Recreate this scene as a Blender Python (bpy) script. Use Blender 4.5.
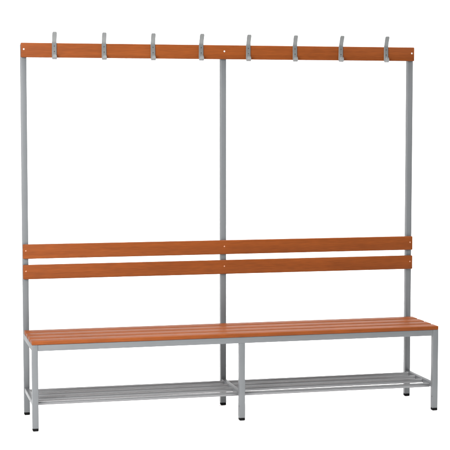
import bpy, bmesh, math, random
from mathutils import Vector, Matrix
random.seed(4)
scene = bpy.context.scene
for o in list(bpy.data.objects): bpy.data.objects.remove(o)

# ------------------------------------------------------------------ camera
cam_data = bpy.data.cameras.new('camera')
cam = bpy.data.objects.new('camera', cam_data)
scene.collection.objects.link(cam)
cam.location = (-0.6795, -6.7687, 1.4258)
cam.rotation_euler = (math.pi/2 - 0.0735, 0.0, -0.2437)
cam_data.sensor_width = 36.0
cam_data.lens = 1427.4986/450*36
cam_data.shift_x = -3.196/450
cam_data.shift_y = -3.769/450
cam_data.clip_end = 200
scene.camera = cam

# ------------------------------------------------------------------ studio light
world = bpy.data.worlds.new('World'); scene.world = world
world.use_nodes = True
bg = world.node_tree.nodes['Background']
bg.inputs[0].default_value = (1.0, 1.0, 1.0, 1)
bg.inputs[1].default_value = 0.12

def area(name, loc, target, sx, sy, power, color=(1, 1, 1), spread=180):
    l = bpy.data.lights.new(name, 'AREA'); l.shape = 'RECTANGLE'
    l.spread = math.radians(spread); l.size = sx; l.size_y = sy; l.energy = power; l.color = color
    o = bpy.data.objects.new(name, l); scene.collection.objects.link(o)
    o.location = loc
    o.rotation_euler = (Vector(target) - Vector(loc)).to_track_quat('-Z', 'Y').to_euler()
    return o
# big soft key high on the left in front, a broad overhead bank, both out of the frame
area('key_softbox', (-2.3, -3.5, 2.35), (0.5, -0.1, 1.1), 2.4, 2.0, 600)
area('overhead_bank', (1.25, -0.60, 5.0), (1.2, -0.55, 0.0), 6.0, 2.2, 200, spread=72)
area('added_fill', (4.8, -2.6, 3.2), (1.4, 0.0, 0.2), 2.4, 2.0, 130)  # added fill from the right, lifts the floor shadow left by the key
area('added_backdrop_light', (2.4, 2.9, 5.6), (2.4, 3.9, 0.6), 9.0, 0.8, 200, spread=85)  # added lamp, aimed at the sweep wall to bring it up to white

scene.view_settings.view_transform = 'Standard'
scene.view_settings.look = 'None'
scene.view_settings.exposure = 0.0
scene.view_settings.gamma = 1.0
scene.render.engine = 'CYCLES'
scene.cycles.max_bounces = 10
scene.cycles.diffuse_bounces = 6

# ------------------------------------------------------------------ materials
def new_mat(name):
    m = bpy.data.materials.new(name); m.use_nodes = True
    nt = m.node_tree; b = nt.nodes['Principled BSDF']
    return m, nt, b
def N(nt, kind, **kw):
    n = nt.nodes.new(kind)
    for k, v in kw.items(): setattr(n, k, v)
    return n

def paint_mat(name, col, rough, var=0.05, bump=0.04, metallic=0.0, spec=0.5):
    m, nt, b = new_mat(name)
    tc = N(nt, 'ShaderNodeTexCoord')
    n1 = N(nt, 'ShaderNodeTexNoise'); n1.inputs['Scale'].default_value = 9; n1.inputs['Detail'].default_value = 5
    nt.links.new(tc.outputs['Object'], n1.inputs['Vector'])
    cr = N(nt, 'ShaderNodeValToRGB')
    cr.color_ramp.elements[0].position = 0.3; cr.color_ramp.elements[1].position = 0.7
    cr.color_ramp.elements[0].color = tuple(c*(1-var) for c in col) + (1,)
    cr.color_ramp.elements[1].color = tuple(c*(1+var) for c in col) + (1,)
    nt.links.new(n1.outputs['Fac'], cr.inputs['Fac'])
    nt.links.new(cr.outputs['Color'], b.inputs['Base Color'])
    n2 = N(nt, 'ShaderNodeTexNoise'); n2.inputs['Scale'].default_value = 420; n2.inputs['Detail'].default_value = 2
    nt.links.new(tc.outputs['Object'], n2.inputs['Vector'])
    bp = N(nt, 'ShaderNodeBump'); bp.inputs['Strength'].default_value = bump; bp.inputs['Distance'].default_value = 0.001
    nt.links.new(n2.outputs['Fac'], bp.inputs['Height'])
    nt.links.new(bp.outputs['Normal'], b.inputs['Normal'])
    b.inputs['Roughness'].default_value = rough
    b.inputs['Metallic'].default_value = metallic
    b.inputs['Specular IOR Level'].default_value = spec
    return m

def wood_mat(name, dark, mid, light, rough):
    m, nt, b = new_mat(name)
    L = nt.links.new
    tc = N(nt, 'ShaderNodeTexCoord'); oi = N(nt, 'ShaderNodeObjectInfo')
    mul = N(nt, 'ShaderNodeMath', operation='MULTIPLY'); mul.inputs[1].default_value = 37.0
    L(oi.outputs['Random'], mul.inputs[0])
    comb = N(nt, 'ShaderNodeCombineXYZ')
    for i in range(3): L(mul.outputs[0], comb.inputs[i])
    add = N(nt, 'ShaderNodeVectorMath', operation='ADD')
    L(tc.outputs['Object'], add.inputs[0]); L(comb.outputs[0], add.inputs[1])
    def stretched(sx, s, det, dist=0.0):
        mp = N(nt, 'ShaderNodeMapping'); mp.inputs['Scale'].default_value = (sx, s, s)
        L(add.outputs[0], mp.inputs['Vector'])
        n = N(nt, 'ShaderNodeTexNoise'); n.inputs['Scale'].default_value = 1.0
        n.inputs['Detail'].default_value = det; n.inputs['Distortion'].default_value = dist
        L(mp.outputs[0], n.inputs['Vector'])
        return n
    broad = stretched(1.1, 44, 5, 0.8)      # broad growth bands
    fine = stretched(20.0, 300, 5)           # fine streaks
    patch = stretched(5.0, 9, 3)            # blotchy stain
    cr = N(nt, 'ShaderNodeValToRGB')
    e = cr.color_ramp.elements
    e[0].position = 0.28; e[0].color = dark + (1,)
    e[1].position = 0.74; e[1].color = light + (1,)
    x = e.new(0.5); x.color = mid + (1,)
    L(broad.outputs['Fac'], cr.inputs['Fac'])
    mr = N(nt, 'ShaderNodeMapRange'); mr.inputs[1].default_value = 0.3; mr.inputs[2].default_value = 0.7
    mr.inputs[3].default_value = 0.84; mr.inputs[4].default_value = 1.13
    L(fine.outputs['Fac'], mr.inputs[0])
    mr2 = N(nt, 'ShaderNodeMapRange'); mr2.inputs[1].default_value = 0.3; mr2.inputs[2].default_value = 0.7
    mr2.inputs[3].default_value = 0.94; mr2.inputs[4].default_value = 1.05
    L(patch.outputs['Fac'], mr2.inputs[0])
    mm = N(nt, 'ShaderNodeMath', operation='MULTIPLY'); L(mr.outputs[0], mm.inputs[0]); L(mr2.outputs[0], mm.inputs[1])
    vm = N(nt, 'ShaderNodeVectorMath', operation='SCALE')
    L(cr.outputs['Color'], vm.inputs[0]); L(mm.outputs[0], vm.inputs['Scale'])
    L(vm.outputs[0], b.inputs['Base Color'])
    bp = N(nt, 'ShaderNodeBump'); bp.inputs['Strength'].default_value = 0.12; bp.inputs['Distance'].default_value = 0.0006
    L(fine.outputs['Fac'], bp.inputs['Height']); L(bp.outputs['Normal'], b.inputs['Normal'])
    b.inputs['Roughness'].default_value = rough
    b.inputs['Specular IOR Level'].default_value = 0.10
    return m

M_PAINT = paint_mat('grey_powder_coat', (0.0695, 0.073, 0.076), 0.45, 0.03, spec=0.35)
M_TUBE = paint_mat('grey_tube_coat', (0.110, 0.111, 0.113), 0.32, 0.01, bump=0.0, metallic=0.45, spec=0.5)
M_WOOD = wood_mat('varnished_beech', (0.094, 0.0218, 0.0030), (0.107, 0.0257, 0.0038), (0.120, 0.0300, 0.0050), 0.5)
M_HOOK = paint_mat('cast_alloy', (0.105, 0.108, 0.107), 0.38, 0.3, 0.25, 0.4)
M_SCREW = paint_mat('zinc_screw', (0.34, 0.31, 0.28), 0.3, 0.03, 0.0, 0.3)
M_SCREWD = paint_mat('dull_screw', (0.25, 0.11, 0.06), 0.4, 0.03, 0.0, 0.2)
M_DARK = paint_mat('dark_screw', (0.012, 0.012, 0.012), 0.5, 0.1, 0.0)
M_RUBBER = paint_mat('black_plastic', (0.002, 0.002, 0.002), 0.8, 0.1, 0.05, spec=0.08)
M_FLOOR = paint_mat('white_studio_sweep', (0.93, 0.93, 0.93), 0.9, 0.004, 0.0)
M_FLOOR.node_tree.nodes['Principled BSDF'].inputs['Specular IOR Level'].default_value = 0.1

# ------------------------------------------------------------------ helpers
def link(name, bm, mat, parent=None, loc=(0, 0, 0), smooth=True):
    bmesh.ops.recalc_face_normals(bm, faces=bm.faces)
    me = bpy.data.meshes.new(name); bm.to_mesh(me); bm.free()
    me.materials.append(mat)
    if smooth:
        for p in me.polygons: p.use_smooth = True
        try: me.set_sharp_from_angle(angle=math.radians(38))
        except Exception: pass
    o = bpy.data.objects.new(name, me); scene.collection.objects.link(o)
    o.location = loc
    if parent: o.parent = parent
    return o

def box(x0, x1, y0, y1, z0, z1, bev=0.0, seg=2):
    bm = bmesh.new()
    bmesh.ops.create_cube(bm, size=1)
    for v in bm.verts:
        v.co = Vector(((x0+x1)/2 + v.co.x*(x1-x0), (y0+y1)/2 + v.co.y*(y1-y0), (z0+z1)/2 + v.co.z*(z1-z0)))
    if bev: bmesh.ops.bevel(bm, geom=list(bm.edges), offset=bev, segments=seg, profile=0.5, affect='EDGES', clamp_overlap=True)
    return bm

def copy_part(o, parent, loc):
    c = o.copy(); scene.collection.objects.link(c); c.parent = parent; c.location = loc
    for ch in o.children:
        k = ch.copy(); scene.collection.objects.link(k); k.parent = c
    return c

def dome(r, h, axis='y-'):
    """a low domed screw head, pointing to -y (or -x), base at the origin"""
    bm = bmesh.new(); n = 20; rings = 4; prev = None
    for i in range(rings):
        a = i/rings*math.pi/2
        rr, hh = r*math.cos(a), h*math.sin(a)
        ring = [bm.verts.new((rr*math.cos(t*2*math.pi/n), -hh, rr*math.sin(t*2*math.pi/n))) for t in range(n)]
        if prev:
            for t in range(n): bm.faces.new((prev[t], prev[(t+1) % n], ring[(t+1) % n], ring[t]))
        else: bm.faces.new(ring)
        prev = ring
    top = bm.verts.new((0, -h, 0))
    for t in range(n): bm.faces.new((prev[t], prev[(t+1) % n], top))
    if axis == 'x-': bmesh.ops.rotate(bm, verts=bm.verts, cent=(0, 0, 0), matrix=Matrix.Rotation(-math.pi/2, 3, 'Z'))
    return bm

# ------------------------------------------------------------------ dimensions (metres)
W = 1.96; T = 0.0275; D = 0.3693; XM = 0.9664
H = 1.7686; TH = 0.018
ZS = 0.4135; ZF = 0.3955; ZB = 0.3670
FOOT = 0.013

# ------------------------------------------------------------------ setting: white studio sweep
bm = bmesh.new()
prof = [(-12, 0.0), (3.0, 0.0)]
R = 2.5
for i in range(1, 17):
    a = i/16*math.pi/2
    prof.append((3.0 + R*math.sin(a), R - R*math.cos(a)))
prof.append((3.0 + R, 5.0))
rows = []
for (y, z) in prof: rows.append([bm.verts.new((x, y, z)) for x in (-9, 13)])
for a, b in zip(rows, rows[1:]): bm.faces.new((a[0], a[1], b[1], b[0]))
sweep = link('floor', bm, M_FLOOR)
sweep['kind'] = 'structure'
sweep['label'] = 'plain white seamless studio floor and background'

# ------------------------------------------------------------------ the bench
bench = bpy.data.objects.new('cloakroom_bench', None); scene.collection.objects.link(bench)
bench.location = (0, 0, 0)
bench['label'] = 'brown slatted cloakroom bench with grey frame, shoe shelf and eight coat hooks'
bench['category'] = 'bench'

def foot_mesh():
    bm = box(-T/2+.0005, T/2-.0005, 0.0005, T-.0005, 0.0, FOOT+.004, 0.0)
    # pull in the lower rim so the cap is rounded underneath
    es = [e for e in bm.edges if all(v.co.z < 1e-5 for v in e.verts)]
    bmesh.ops.bevel(bm, geom=es, offset=0.006, segments=4, profile=0.5, affect='EDGES')
    es = [e for e in bm.edges if abs(e.verts[0].co.z-e.verts[1].co.z) > 0.004]
    bmesh.ops.bevel(bm, geom=es, offset=0.003, segments=2, profile=0.5, affect='EDGES')
    return bm

# rear uprights and front legs, each with its black plastic foot
cx = (T/2, XM + T/2, W - T/2)
rear = link('upright', box(-T/2, T/2, 0, T, FOOT, H-.006, 0.0022, 3), M_PAINT, bench, (cx[0], 0, 0))
link('foot', foot_mesh(), M_RUBBER, rear)
for x in cx[1:]: copy_part(rear, bench, (x, 0, 0))
front = link('front_leg', box(-T/2, T/2, 0, T, FOOT, ZF, 0.0022, 3), M_PAINT, bench, (cx[0], -D, 0))
link('foot', foot_mesh(), M_RUBBER, front)
mid = link('front_leg', box(-T/2, T/2, 0, T, FOOT, ZB+.0004, 0.0022, 3), M_PAINT, bench, (cx[1], -D, 0))
link('foot', foot_mesh(), M_RUBBER, mid)
right = copy_part(front, bench, (cx[2], -D, 0))
for leg in (mid, right):
    link('screw', dome(0.0042, 0.0015, 'x-'), M_DARK, leg, (-T/2+.0002, 0.008, 0.069))

# seat frame
fy0, fy1 = -D, -D + T
link('seat_frame_rail', box(T, W-T, fy0+.0003, fy1, ZB, ZF-.0004, 0.0022, 3), M_PAINT, bench)
link('seat_frame_rail', box(T, XM, 0.001, T-.001, ZB, ZF-.0004, 0.0022, 3), M_PAINT, bench)
link('seat_frame_rail', box(XM+T, W-T, 0.001, T-.001, ZB, ZF-.0004, 0.0022, 3), M_PAINT, bench)
for x in (0.0004, XM+.0004, W-T+.0004):
    link('side_rail', box(x, x+T-.0008, fy1, 0.0, ZB, ZF-.0006, 0.0022, 3), M_PAINT, bench)

# shoe shelf: three cross bars between the legs, round tubes between them
SB = 0.0215; SZ = 0.1225
for x in cx:
    link('shelf_crossbar', box(x-SB/2, x+SB/2, fy1-.0005, 0.0005, SZ-SB/2, SZ+SB/2, 0.002, 3), M_PAINT, bench)
def tube(x0, x1, y, z0, z1, r):
    bm = bmesh.new(); n = 28; rings = []
    for i in range(9):
        k = i/8; x = x0+(x1-x0)*k; z = z0+(z1-z0)*k
        rings.append([bm.verts.new((x, y+r*math.cos(a*2*math.pi/n), z+r*math.sin(a*2*math.pi/n))) for a in range(n)])
    for a, b in zip(rings, rings[1:]):
        for t in range(n): bm.faces.new((a[t], a[(t+1) % n], b[(t+1) % n], b[t]))
    bm.faces.new(rings[0]); bm.faces.new(rings[-1])
    return bm
ROWS = [(-0.036, .1215, .1215), (-0.128, .1215, .1215), (-0.221, .1215, .1215), (-0.315, .1212, .1172)]
for (y, zl, zr) in ROWS:
    zm = (zl+zr)/2
    link('shelf_tube', tube(cx[0]+SB/2-.001, cx[1]-SB/2+.001, y, zl, zm, .0100), M_TUBE, bench)
    link('shelf_tube', tube(cx[1]+SB/2-.001, cx[2]-SB/2+.001, y, zm, zr, .0100), M_TUBE, bench)

# seat slats
slat = None
sw = 0.0720
for i in range(4):
    yc = -D + sw/2 - 0.001 + i*0.0918
    if slat is None:
        slat = link('seat_slat', box(0.0, W, -sw/2, sw/2, ZF, ZS, 0.0032, 3), M_WOOD, bench, (0, yc, 0))
    else:
        copy_part(slat, bench, (0, yc, 0))

# backrest slats and hook rail, screwed on the front of the uprights
def board(name, z0, z1):
    return link(name, box(0, W, -TH, -.0003, -(z1-z0)/2, (z1-z0)/2, 0.0042, 4), M_WOOD, bench, (0, 0, (z0+z1)/2))
rail = board('hook_rail', 1.7005, H)
b1 = board('backrest_slat', 0.7516, 0.8205)
b2 = board('backrest_slat', 0.6545, 0.7231)
for bd, mat, zo, r in ((rail, M_SCREW, 0.004, 0.0044), (b1, M_SCREWD, 0.004, 0.0038), (b2, M_SCREWD, 0.004, 0.0038)):
    for x in cx: link('screw', dome(r, 0.0022), mat, bd, (x, -TH+.0001, zo))

# coat hooks: a cast strip, bent forward above the rail, with a small lip below it
def hook_mesh():
    pts = [(-.0230, -.0175), (-.0222, -.0260), (-.0172, -.0345), (-.0098, -.0388), (-.0045, -.0355), (-.0022, -.0285),
           (-.0022, -.010), (-.0022, .012), (-.0022, .030), (-.0030, .0375), (-.0060, .0455), (-.0105, .0560),
           (-.0165, .0695), (-.0225, .0815), (-.0250, .0860)]
    wid = [.0070, .0098, .0110, .0112, .0112, .0112, .0110, .0110, .0110, .0108, .0104, .0102, .0104, .0104, .0080]
    th = .0021
    bm = bmesh.new(); secs = []
    for i, (y, z) in enumerate(pts):
        a = Vector(pts[max(i-1, 0)]); b = Vector(pts[min(i+1, len(pts)-1)])
        t = (b-a).normalized(); n = Vector((-t.y, t.x))          # normal in the y/z plane
        w = wid[i]; e = .0012
        ring = []
        for (u, s) in ((-w, -th+e), (-w+e, -th), (w-e, -th), (w, -th+e), (w, th-e), (w-e, th), (-w+e, th), (-w, th-e)):
            ring.append(bm.verts.new((u, y+n.x*s, z+n.y*s)))
        secs.append(ring)
    for a, b in zip(secs, secs[1:]):
        for t in range(8): bm.faces.new((a[t], a[(t+1) % 8], b[(t+1) % 8], b[t]))
    bm.faces.new(secs[0]); bm.faces.new(secs[-1])
    return bm
hz = 1.7330
hook = link('coat_hook', hook_mesh(), M_HOOK, bench, (0.1560, -TH, hz))
for z in (.021, -.004):
    link('screw', dome(0.0028, 0.0014), M_DARK, hook, (0, -.0043, z))
for x in (0.3919, 0.6280, 0.8640, 1.0990, 1.3355, 1.5715, 1.8085):
    h = copy_part(hook, bench, (x, -TH, hz + random.uniform(-.0006, .0006)))
    h.rotation_euler = (0, random.uniform(-.014, .014), random.uniform(-.03, .03))
